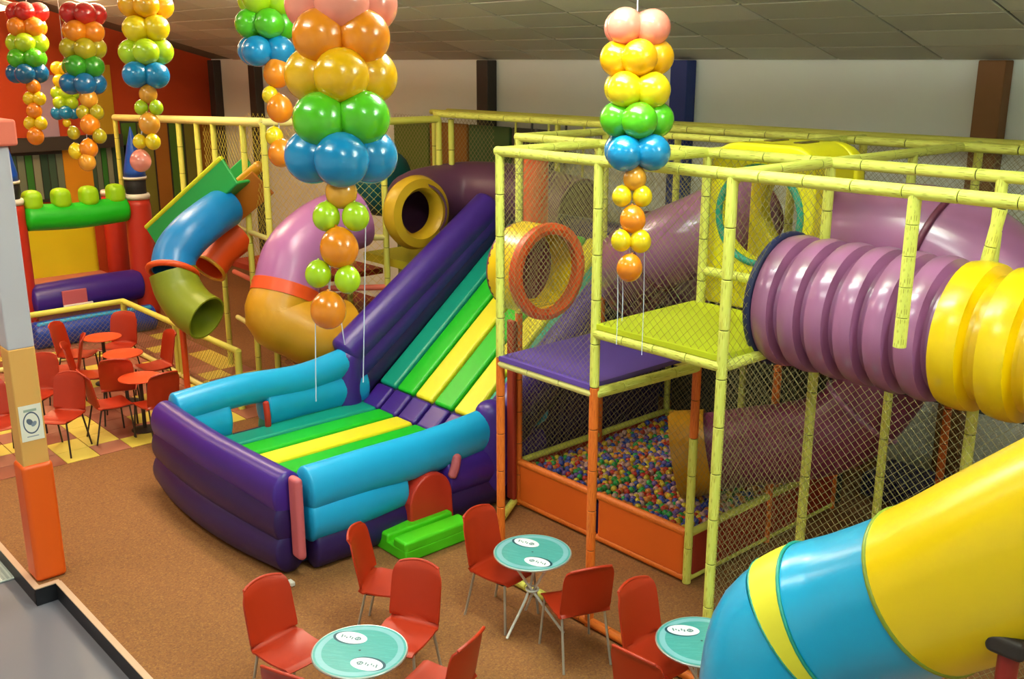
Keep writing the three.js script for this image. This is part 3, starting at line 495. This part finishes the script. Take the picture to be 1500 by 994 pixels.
{ // open green trough slide
  const a = atD(338, 250, 16.6), b = atD(226, 352, 17.6), d = b.clone().sub(a), t = thing('open_slide', 'open green trough slide with a lime edge above the blue tube', 'slide', null, b.clone().setY(0));
  const zq = d.clone().normalize(), xq = V(0, 1, 0).cross(zq).normalize(), yq = zq.clone().cross(xq), q = new THREE.Quaternion().setFromRotationMatrix(new THREE.Matrix4().makeBasis(xq, yq, zq));
  const quad = (ox, oy, w, h, nm, m, lb) => { const g = rbox(w, h, d.length(), .03, 2); g.translate(ox, oy, 0); g.applyQuaternion(q); const mid = a.clone().lerp(b, .5); g.translate(mid.x, mid.y, mid.z); return part(t, nm, g, m, lb); };
  const sg = V(1, 0, 1).dot(xq) > 0 ? 1 : -1;
  quad(-.3 * sg, -.22, .6, .06, 'bed', M.greenTube); quad(0, 0, .06, .5, 'side_wall', M.greenTube); quad(-.6 * sg, 0, .06, .5, 'side_wall', M.greenTube); quad(0, .26, .1, .08, 'edge_roll', M.limePlat, 'lime edge roll');
  part(t, 'support_leg', cyl(V(b.x, 0, b.z - .3), V(b.x, b.y - .4, b.z - .3), .04, 10), M.yellowPlain);
  const a2 = atD(384, 240, 16.8), b2 = atD(333, 284, 17.2), r = thing('slide_rail', 'amber padded slide rail sloping beside the green trough', 'rail', null, b2.clone()); part(r, 'padding', sausage([a2, a2.clone().lerp(b2, .5), b2], .1, 14), M.amberTube); part(r, 'side_panel', (() => { const d2 = b2.clone().sub(a2); const g = rbox(.05, .5, d2.length(), .02, 2); g.applyQuaternion(new THREE.Quaternion().setFromUnitVectors(V(0, 0, 1), d2.clone().normalize())); const mm = a2.clone().lerp(b2, .5); g.translate(mm.x, mm.y - .3, mm.z); return g; })(), mat(0xb26a1a, .5));
}
{ // blue tube slide
  const p = [atD(330, 304, 17.0), atD(304, 322, 16.6), atD(275, 347, 16.3), atD(257, 372, 16.2), atD(253, 398, 16.1)], t = thing('tube_slide', 'blue bent tube slide with orange collar and olive lower tube', 'slide', null, V(p[4].x, 0, p[4].z));
  part(t, 'upper_tube', pipe(p, .34, 30, 24, .03), M.blueTube, 'blue tube'); const c = new THREE.CatmullRomCurve3(p, false, 'centripetal');
  part(t, 'collar', ringAt(p[4], c.getTangentAt(1), .37, .05), M.orangeRing, 'orange collar');
  const q = [p[4], atD(262, 425, 16.1), atD(282, 452, 16.0), atD(303, 466, 15.9)]; part(t, 'lower_tube', pipe(q, .37, 30, 20, .03), M.oliveTube, 'olive green lower tube');
  part(t, 'support_leg', cyl(V(q[1].x, 0, q[1].z), V(q[1].x, q[1].y, q[1].z), .05, 10), M.orangeRing);
  const r = [atD(305, 392, 17.2), atD(325, 365, 17.4), atD(350, 345, 17.6)], u = thing('tube_slide', 'short orange tube section just behind the blue tube slide', 'slide', null, r[0].clone()); part(u, 'tube', pipe(r, .3, 26, 14, .03), M.orangeRing); part(u, 'end_ring', ringAt(r[0], r[0].clone().sub(r[1]), .31, .03), M.amberTube);
}
{ // mauve tube with orange collar and amber end
  const p = [atD(520, 318, 16.6), atD(470, 340, 16.2), atD(432, 378, 15.9), atD(418, 428, 15.8)], t = thing('tube_slide', 'mauve curved tube slide with orange collar and amber lower bend', 'slide', null, V(p[3].x, 0, p[3].z));
  part(t, 'upper_tube', pipe(p, .51, 36, 28, .03), phys(0xa3659b, .3), 'mauve tube'); const c = new THREE.CatmullRomCurve3(p, false, 'centripetal'), d = c.getTangentAt(1);
  part(t, 'collar', pipe([p[3].clone().addScaledVector(d, -.1), p[3].clone(), p[3].clone().addScaledVector(d, .1)], .535, 36, 4, .04), M.orangeRing, 'orange collar');
  const q = [p[3].clone().addScaledVector(d, .08), p[3].clone().addScaledVector(d, .38), atD(436, 476, 15.8), atD(468, 492, 15.9), atD(510, 486, 16.2)]; part(t, 'lower_tube', pipe(q, .52, 36, 26, .03), M.amberTube, 'amber lower tube');
  const s = atD(470, 495, 16); part(t, 'support_leg', cyl(V(s.x, 0, s.z), V(s.x, s.y, s.z), .06, 10), M.yellowPlain);
}
{ // far purple tunnel with yellow mouth
  const c = atD(610, 311, 16.6), t = thing('tunnel_mouth', 'purple tunnel with a wide yellow ring mouth above the lime platform', 'tunnel', null, c.clone());
  part(t, 'tunnel_body', pipe([c.clone().add(V(-.02, 0, 0)), c.clone().add(V(-.5, .1, -.4)), c.clone().add(V(-.3, .2, -1.3)), c.clone().add(V(.8, .2, -1.6)), c.clone().add(V(2.2, .1, -1.6))], .52, 30, 30, .03), phys(0x5c3450, .4), 'dark purple tube');
  const pr = []; for (const [r, x] of [[.36, -.18], [.56, -.2], [.61, -.06], [.56, .1], [.42, .12], [.36, .04], [.36, -.18]]) pr.push(new THREE.Vector2(r, x)); const rg = new THREE.LatheGeometry(pr, 40); rg.rotateZ(-Math.PI / 2); rg.translate(c.x + .05, c.y, c.z); part(t, 'mouth_ring', toCreasedNormals(rg, .7), phys(0xc09a1c, .4), 'yellow ring mouth');
  const k = thing('teal_drum', 'dark teal round drum hanging behind the big balloon column', 'drum', null, atD(560, 268, 18.5)); const kc = k.position.clone(); part(k, 'drum_body', sausage([kc.clone().add(V(-.5, 0, .1)), kc.clone(), kc.clone().add(V(.4, 0, -.1))], .6, 24, .4), mat(0x0f5d62, .4)); part(k, 'hanger', cyl(kc.clone().add(V(0, .5, 0)), V(kc.x, 4.6, kc.z), .02, 8), M.darkMetal);
}

// ------------------------------------------------------------------ cafe railing
{
  const t = thing('railing', 'yellow pipe railing with netting around the cafe corner', 'railing', null, V(-19.72, 0, -7.28)), y = M.yellowPlain, z = -7.28;
  pipeBar(t, 'top_rail', V(-19.72, 1, z), V(-14.87, 1, z), .055, y); pipeBar(t, 'top_rail', V(-19.72, 1, z), V(-19.72, 1, -4.8), .055, y); pipeBar(t, 'bottom_rail', V(-19.72, .06, z), V(-14.87, .06, z), .05, M.paleYellow); pipeBar(t, 'bottom_rail', V(-19.72, .06, z), V(-19.72, .06, -4.8), .05, M.paleYellow);
  for (const x of [-19.72, -17.3, -14.9]) pipeBar(t, 'post', V(x, 0, z), V(x, 1, z), .06, y); pipeBar(t, 'post', V(-19.72, 0, -4.8), V(-19.72, 1, -4.8), .06, y);
  part(t, 'net', netGeo(V(-19.72, .08, z), V(4.85, 0, 0), V(0, .9, 0), .07, .003), M.net); part(t, 'net', netGeo(V(-19.72, .08, z), V(0, 0, 2.4), V(0, .9, 0), .07, .003), M.net);
}
// ------------------------------------------------------------------ inflatable castle far left
{
  const X0 = -21.6, t = thing('bouncy_castle', 'inflatable castle with red towers, blue cone tops and a green battlement beam', 'bouncy castle', null, V(-22.6, 0, -7.2));
  const zA = -5.95, zB = -8.5; const lathe = (pts, n = 24) => new THREE.LatheGeometry(pts.map(p => new THREE.Vector2(p[0], p[1])), n);
  const tower = (x, z, r, h, cone) => {
    const g = lathe([[0, .1], [r * .9, .1], [r, .3], [r * 1.02, h / 2], [r, h - .15], [r * .92, h], [0, h]]); g.translate(x, 0, z); part(t, 'tower', g, M.vinylRed, 'red tower');
    const b = lathe([[0, h - .02], [r * .98, h - .02], [r * 1.02, h + .05], [r * .95, h + .1], [0, h + .1]]); b.translate(x, 0, z); part(t, 'tower_band', b, M.white);
    if (!cone) return;
    const n = lathe([[0, h + .1], [r * .78, h + .1], [r * .8, h + .4], [0, h + .4]]); n.translate(x, 0, z); part(t, 'tower_neck', n, M.black); const w = lathe([[0, h + .4], [r * .9, h + .4], [r * .9, h + .46], [0, h + .46]]); w.translate(x, 0, z); part(t, 'tower_band', w, M.white);
    const c = lathe([[0, h + .46], [r * .85, h + .46], [r * .8, h + .6], [r * .4, h + 1.1], [.01, h + 1.5]]); c.translate(x, 0, z); part(t, 'cone_top', c, M.cone, 'blue cone top');
  };
  tower(X0, zA, .26, 2.85, true); tower(X0, zB, .27, 2.75, true); tower(X0 - 2.2, zB - .3, .26, 2.6, false); tower(X0 - 2.2, zA, .26, 2.6, false);
  part(t, 'beam', sausage([V(X0, 2.55, zA - .2), V(X0, 2.5, (zA + zB) / 2), V(X0, 2.55, zB + .2)], .27, 20, .4), M.vinylGreen, 'green battlement beam');
  for (let i = 0; i < 4; i++) part(t, 'battlement', rboxAt(X0, 2.88, zA - .42 - i * .56, .42, .42, .36, .14), phys(0x9ad012, .4), 'lime battlement');
  part(t, 'back_wall', rboxAt(X0 - 2.4, 1.3, (zA + zB) / 2, .3, 2.2, 2.3, .14), M.vinylYellow); part(t, 'bed', rboxAt(X0 - 1.2, .5, (zA + zB) / 2, 2.6, .7, 2.5, .15), phys(0xb86a5c, .5));
  part(t, 'front_panel', sausage([V(X0 + .05, .85, zA - .1), V(X0 + .08, .9, (zA + zB) / 2), V(X0 + .05, .9, zB + .1)], .33, 20, .3), M.vinylPurple, 'purple front panel');
  part(t, 'front_step', sausage([V(X0 + .6, .26, zA + .1), V(X0 + .62, .28, (zA + zB) / 2), V(X0 + .6, .26, zB + .1)], .28, 20, .3), phys(0x1240b0, .4), 'blue front roll'); part(t, 'step_piping', sausage([V(X0 + .72, .5, zA), V(X0 + .74, .52, (zA + zB) / 2), V(X0 + .72, .5, zB + .2)], .05, 10), phys(0x38a8e0, .4));
  part(t, 'arch_mark', rboxAt(X0 + .4, .9, zA - .9, .05, .3, .5, .02), M.vinylPink); part(t, 'label_strip', rboxAt(X0 + .42, .72, zA - .95, .05, .08, .6, .02), M.white, 'white strip');
}

// ------------------------------------------------------------------ chairs
const shellGeo = sheet((u, v) => { // u across, v from seat front to back top; faces +z
  const s = (u - .5) * 2, c = v * 1.0; let y, z, w;
  if (v < .46) { const k = v / .46; z = .22 - k * .40; y = .445 - .02 * Math.sin(k * Math.PI) + (k < .12 ? -.02 * (1 - k / .12) ** 2 : 0); w = .215 - .01 * (1 - k); }
  else if (v < .6) { const k = (v - .46) / .14, a = k * Math.PI / 2; z = -.18 - .055 * Math.sin(a); y = .445 + .055 * (1 - Math.cos(a)); w = .215 - .012 * Math.sin(k * Math.PI); }
  else { const k = (v - .6) / .4; z = -.235 - .08 * k - (k > .9 ? .02 * (k - .9) / .1 : 0); y = .5 + .41 * k; w = .213 - .005 * k; }
  const top = v > .86 ? (v - .86) / .14 : 0; const ww = w * (1 - .16 * top * top); y -= top * top * .03 * s * s;
  const cup = v > .55 ? .035 * s * s : 0; return V(s * ww, y + (v < .46 ? .012 * s * s : 0), z + cup);
}, 10, 28, .014);
const shellGeoC = toCreasedNormals(shellGeo, 0.9);
const topRollGeo = (() => { const p = []; for (let i = 0; i <= 10; i++) { const s = (i / 10 - .5) * 2; p.push(V(s * .172, .908 - .028 * s * s, -.335 + .035 * s * s)); } return sausage(p, .013, 8, .8); })();
const legGeo = [[.19, .17, .22, .2], [-.19, .17, -.22, .2], [.18, -.17, .2, -.27], [-.18, -.17, -.2, -.27]].map(([x0, z0, x1, z1]) => cyl(V(x1, 0, z1), V(x0, .43, z0), .011, 8));
const seatFrameGeo = mergeGeometries([cyl(V(.19, .425, .17), V(.18, .425, -.17), .01, 6), cyl(V(-.19, .425, .17), V(-.18, .425, -.17), .01, 6), cyl(V(-.19, .425, .17), V(.19, .425, .17), .01, 6)]);
function chair(label, p, face, group, red = false, sc = 1.22) {
  const t = thing(red ? 'cafe_chair' : 'stacking_chair', label, 'chair', group, V(p.x, red ? .011 : 0, p.z)); t.userData.local = true; delete t.userData.local; t.rotation.y = Math.atan2(face.x - p.x, face.z - p.z); t.scale.setScalar(sc);
  const m = M.chair; put(t, 'shell', shellGeoC, m); put(t, 'top_roll', topRollGeo, m);
  for (const g of legGeo) put(t, 'leg', g, red ? M.darkMetal : M.metal); put(t, 'seat_frame', seatFrameGeo, M.darkMetal);
  return t;
}
const seatPx = (px, py, h = .55) => atY(px, py, h);
// ------------------------------------------------------------------ bistro tables
const topTex = canvasTex(512, 512, (x, w, h) => {
  x.fillStyle = '#4a9c9a'; x.fillRect(0, 0, w, h);
  for (let i = 0; i < 900; i++) { x.fillStyle = ['rgba(70,170,160,.25)', 'rgba(120,195,200,.2)', 'rgba(60,160,170,.2)'][i % 3]; x.fillRect(rnd() * w, rnd() * h, 30 + rnd() * 70, 2 + rnd() * 3); }
  x.strokeStyle = 'rgba(140,185,200,.75)'; x.lineWidth = 34; x.beginPath(); x.arc(256, 256, 226, 0, 7); x.stroke();
  for (const [cx, cy, r] of [[175, 140, .2], [330, 380, .2 + Math.PI]]) {
    x.save(); x.translate(cx, cy); x.rotate(r); x.scale(1.2, 1.25); x.fillStyle = '#184a5c'; x.beginPath(); x.ellipse(-6, 4, 84, 50, 0, 0, 7); x.fill(); x.fillStyle = '#e9f6f6'; x.beginPath(); x.ellipse(0, 0, 78, 45, 0, 0, 7); x.fill();
    x.strokeStyle = '#5f7a86'; x.lineWidth = 7; x.beginPath(); for (let i = 0; i < 8; i++) { x.moveTo(-52 + i * 14, -12 + (i % 3) * 6); x.lineTo(-46 + i * 13, 12 - (i % 2) * 8); } x.stroke(); x.beginPath(); x.arc(32, -2, 11, 0, 7); x.stroke(); x.restore();
  }
  x.fillStyle = '#1d4a4c'; x.beginPath(); x.arc(256, 256, 7, 0, 7); x.fill();
});
const M_top = phys(0xffffff, .28, { map: topTex, clearcoat: .3, clearcoatRoughness: .2 });
function table(label, c, R, turn, m = M_top, legM = M.whiteMetal, ht = .86, name = 'bistro_table', group) {
  const t = thing(name, label, 'table', group, V(c.x, name === 'cafe_table' ? .011 : 0, c.z)); t.rotation.y = turn;
  const disc = new THREE.CircleGeometry(R - .012, 48); disc.rotateX(-Math.PI / 2); disc.translate(0, ht + .001, 0); 
  const pr = [[0, ht - .022], [R - .02, ht - .022], [R, ht - .016], [R + .002, ht - .004], [R - .004, ht + .002], [R - .014, ht], [0, ht]].map(p => new THREE.Vector2(p[0], p[1]));
  put(t, 'table_top', toCreasedNormals(new THREE.LatheGeometry(pr, 48), .5), m === M_top ? M.tableRim : m); if (m === M_top) put(t, 'printed_surface', disc, m).userData.label = 'teal printed surface with two white ovals';
  if (name === 'cafe_table') { put(t, 'column', cyl(V(0, .03, 0), V(0, ht - .02, 0), .03, 12), legM); put(t, 'foot_disc', new THREE.LatheGeometry([[0, 0], [.2, 0], [.2, .015], [.05, .04], [0, .04]].map(p => new THREE.Vector2(p[0], p[1])), 24), legM); }
  else {
    for (let k = 0; k < 3; k++) { const a = k * 2.0944, b = a + 2.5; put(t, 'leg', sausage([V(Math.cos(a) * .34, .014, Math.sin(a) * .34), V(Math.cos(a) * .05 + Math.cos(b) * .05, .45, Math.sin(a) * .05 + Math.sin(b) * .05), V(Math.cos(b) * .24, ht - .03, Math.sin(b) * .24)], .014, 10, .8), legM); }
    put(t, 'leg_joint', new THREE.TorusGeometry(.06, .012, 8, 20).rotateX(Math.PI / 2).translate(0, .45, 0), legM);
  }
  return t;
}
const T1 = atY(527, 952, .86), T2 = atY(780, 808, .86), T3 = atY(1028, 938, .86);
table('round teal bistro table ringed by five orange chairs, before the slide', T1, .4, .7); table('round teal bistro table on white legs beside the ball pit frame', T2, .39, .5); table('round teal bistro table half hidden behind the big cyan slide', T3, .39, .9);
{
  const g = 'orange chairs around the teal tables';
  chair('orange chair facing the teal table, on the pillar side of it', seatPx(428, 950), V(T1.x + .3, 0, T1.z), g); chair('orange chair tucked behind the teal table towards the green step', seatPx(588, 930), V(T1.x + .15, 0, T1.z + .4), g);
  chair('orange chair standing between the green step and the teal table', seatPx(574, 852), V(-6.4, 0, -6.2), g); chair('orange chair with its back towards the grey ledge, only partly in view', seatPx(462, 1034), V(T1.x - .2, 0, T1.z - .1), g); chair('orange chair seen side on, seat turned to the teal table', seatPx(636, 1000), V(T1.x - .6, 0, T1.z - .1), g);
  chair('orange chair beside the front frame post, facing the white legged table', seatPx(738, 832), T2, g); chair('orange chair with its red back turned, at the white legged table', seatPx(842, 880), V(T2.x - .1, 0, T2.z - .3), g);
  chair('orange chair between the frame base rail and the half hidden table', seatPx(972, 957), V(T3.x + .2, 0, T3.z), g); chair('orange chair low in front of the half hidden table', seatPx(964, 1014), V(T3.x - .1, 0, T3.z), g);
}
{
  const g = 'red chairs in the cafe corner', C1 = atY(150, 494, .86), C2 = atY(180, 518, .86), C3 = atY(205, 553, .86), L = 'cafe_table';
  table('small round red cafe table nearest the railing corner', C1, .32, 0, M.tableRed, M.darkMetal, .86, L, 'red cafe tables'); table('small round red cafe table in the middle of the row', C2, .32, 0, M.tableRed, M.darkMetal, .86, L, 'red cafe tables'); table('small round red cafe table nearest the inflatable slide', C3, .32, 0, M.tableRed, M.darkMetal, .86, L, 'red cafe tables');
  const A = [['red cafe chair standing alone beside the pillar poster, turned aside', seatPx(88, 610), V(-13, 0, -2)], ['red cafe chair half hidden by the tan pillar', seatPx(52, 578), V(-14, 0, -2)], ['tall backed red cafe chair at the railing corner table', seatPx(114, 518), C1], ['dark red cafe chair between the castle and the railing table', seatPx(92, 540), V(-18, 0, -3.5)], ['red cafe chair pulled out from the middle cafe table', seatPx(133, 548), C2], ['red cafe chair facing the cafe table near the inflatable', seatPx(162, 590), C3], ['red cafe chair with its back to the inflatable slide', seatPx(228, 590), C3], ['red cafe chair between two of the red cafe tables', seatPx(176, 566), V(C2.x, 0, C2.z)], ['red cafe chair on the railing side of the middle table', seatPx(224, 536), C2], ['red cafe chair behind the corner table against the railing', seatPx(172, 508), C1], ['red cafe chair showing past the outer edge of the pillar', seatPx(2, 620), V(-12, 0, -4)]];
  A.forEach(([l, p, f]) => chair(l, p, f, g, true));
}

// ------------------------------------------------------------------ balloon columns
const balloonGeo = (() => { const p = []; for (let i = 0; i <= 20; i++) { const a = i / 20 * Math.PI, r = Math.sin(a); let y = -Math.cos(a); const k = y < 0 ? 1 - .06 * y * y : 1; p.push(new THREE.Vector2(Math.max(.0001, r * k), y < 0 ? y * 1.12 : y)); } p[0].x = .05; p.unshift(new THREE.Vector2(.09, -1.2), new THREE.Vector2(.001, -1.2)); p.splice(0, 2, new THREE.Vector2(.001, -1.2), new THREE.Vector2(.09, -1.2)); return new THREE.LatheGeometry(p, 22); })();
const bmats = {}; const balloonMat = c => bmats[c] || (bmats[c] = phys(c, .22, { transmission: .18, thickness: 0, clearcoat: .6, clearcoatRoughness: .1 }));
const BC = { salmon: 0xf2907c, red: 0xc9211d, orange: 0xf08a10, yellow: 0xf0d010, gold: 0xf2b200, lime: 0xb8d818, green: 0x58bf18, dgreen: 0x3a9a1c, blue: 0x0a86bf, dblue: 0x07679f, peach: 0xe9a02c, olive: 0xb9a812 };
function balloonColumn(label, px, depth, d, layers, tail, rot = 0, opt = {}) {
  const r = d / 2 * depth / FOCAL, top = atD(px, layers[0][1], depth), t = thing('balloon_column', label, 'balloons', 'balloon columns hanging from the ceiling', V(top.x, top.y, top.z));
  const q = new THREE.Quaternion();
  layers.forEach(([c, py, sx], j) => {
    const o = atD(px + (sx || 0), py, depth), m = balloonMat(BC[c]);
    for (let k = 0; k < 4; k++) { const a = rot + k * Math.PI / 2 + (j % 2) * Math.PI / 4, dir = V(Math.cos(a), (rnd() - .5) * .1, Math.sin(a)).normalize(); q.setFromUnitVectors(V(0, 1, 0), dir); put(t, 'balloon', balloonGeo, m, o.clone().addScaledVector(dir, r * 1.06).sub(t.position), V(r, r, r), q.clone()); }
  });
  tail.forEach(([c, x, y, s]) => { const o = atD(x, y, depth - .05), rr = s / 2 * depth / FOCAL; q.setFromUnitVectors(V(0, 1, 0), V((rnd() - .5) * .3, -1, (rnd() - .5) * .3).normalize()); put(t, 'balloon', balloonGeo, balloonMat(BC[c]), o.sub(t.position), V(rr, rr * 1.04, rr), q.clone()); });
  const cy = ceilY(top.z); part(t, 'hanging_cord', cyl(V(top.x, top.y - .1, top.z), V(top.x, cy, top.z), .006, 6), M.string);
  const last = tail[tail.length - 1]; const e = atD(last[1], last[2], depth); part(t, 'hanging_cord', cyl(V(top.x, top.y, top.z), e, .006, 6), M.string);
  (opt.ribbons || []).forEach(([x0, y0, x1, y1]) => { const a = atD(x0, y0, depth), b = atD(x1, y1, depth); part(t, 'ribbon', sausage([a, a.clone().lerp(b, .5).add(V(.015, 0, .01)), b], .003, 6), M.string); });
  return t;
}
balloonColumn('largest balloon column, salmon over orange, yellow, green and blue', 500, 5.6, 80, [['salmon', 5], ['orange', 55], ['gold', 112], ['green', 172], ['blue', 230]], [['peach', 500, 282, 46], ['lime', 478, 318, 40], ['lime', 521, 318, 40], ['orange', 497, 364, 56], ['lime', 466, 402, 38], ['lime', 509, 410, 38], ['orange', 481, 455, 52]], 0.56, { ribbons: [[462, 470, 463, 588], [536, 300, 532, 560], [500, 470, 505, 505]] });
balloonColumn('balloon column with pink top over orange, yellow, green and blue, by the frame rail', 933, 8.2, 53, [['salmon', 40], ['gold', 84], ['yellow', 130], ['green', 175], ['blue', 222]], [['peach', 930, 262, 34], ['yellow', 911, 288, 29], ['yellow', 941, 288, 29], ['orange', 927, 322, 38], ['yellow', 910, 353, 30], ['yellow', 938, 354, 32], ['orange', 922, 393, 38]], -0.07, { ribbons: [[905, 400, 903, 505], [944, 360, 940, 520], [912, 410, 911, 470]] });
balloonColumn('lime, green and blue balloon column half hidden behind the largest one', 390, 9.8, 44, [['lime', -35], ['lime', 0], ['green', 36], ['blue', 74]], [['orange', 406, 108, 40], ['yellow', 396, 140, 24], ['orange', 410, 160, 38], ['yellow', 402, 200, 26], ['orange', 412, 225, 38]], .3);
balloonColumn('bright yellow and green balloon column with blue base, over the castle tower', 214, 11.5, 38, [['gold', 8], ['yellow', 42], ['lime', 76], ['blue', 110]], [['peach', 217, 138, 26], ['lime', 207, 158, 20], ['lime', 229, 158, 20], ['peach', 219, 182, 30], ['yellow', 205, 208, 20], ['yellow', 224, 208, 22], ['salmon', 206, 236, 30]], .4);
balloonColumn('red topped balloon column over the castle with a dark teal base', 122, 14.6, 32, [['red', 20], ['orange', 46], ['olive', 71], ['dgreen', 97], ['dblue', 123]], [['peach', 130, 145, 26], ['olive', 122, 165, 20], ['olive', 142, 165, 20], ['orange', 132, 183, 28], ['olive', 108, 195, 18], ['olive', 146, 200, 20], ['orange', 130, 218, 26], ['yellow', 112, 222, 22], ['peach', 128, 238, 24]], .2);
balloonColumn('red topped balloon column nearest the orange end wall', 40, 16, 29, [['red', 18], ['orange', 40], ['lime', 63], ['green', 85], ['dblue', 107]], [['orange', 49, 127, 20], ['yellow', 43, 145, 18], ['yellow', 58, 145, 18], ['orange', 50, 163, 22], ['yellow', 44, 181, 18], ['yellow', 60, 181, 18], ['orange', 52, 200, 24]], .5);
balloonColumn('small far balloon column with pale lime and blue, behind the castle column', 96, 21, 20, [['yellow', 100], ['yellow', 118], ['lime', 136], ['lime', 150], ['blue', 165]], [['yellow', 98, 180, 12]], .3);

// the layout above was measured with the eye at 5.6 units; chairs and tables give the real scale
const REAL = 0.82;
for (const o of scene.children) { o.position.multiplyScalar(REAL); if (!o.isCamera) o.scale.multiplyScalar(REAL); o.traverse(l => { if (l.isRectAreaLight) { l.width *= REAL; l.height *= REAL; } }); }
renderer.render(scene, camera);
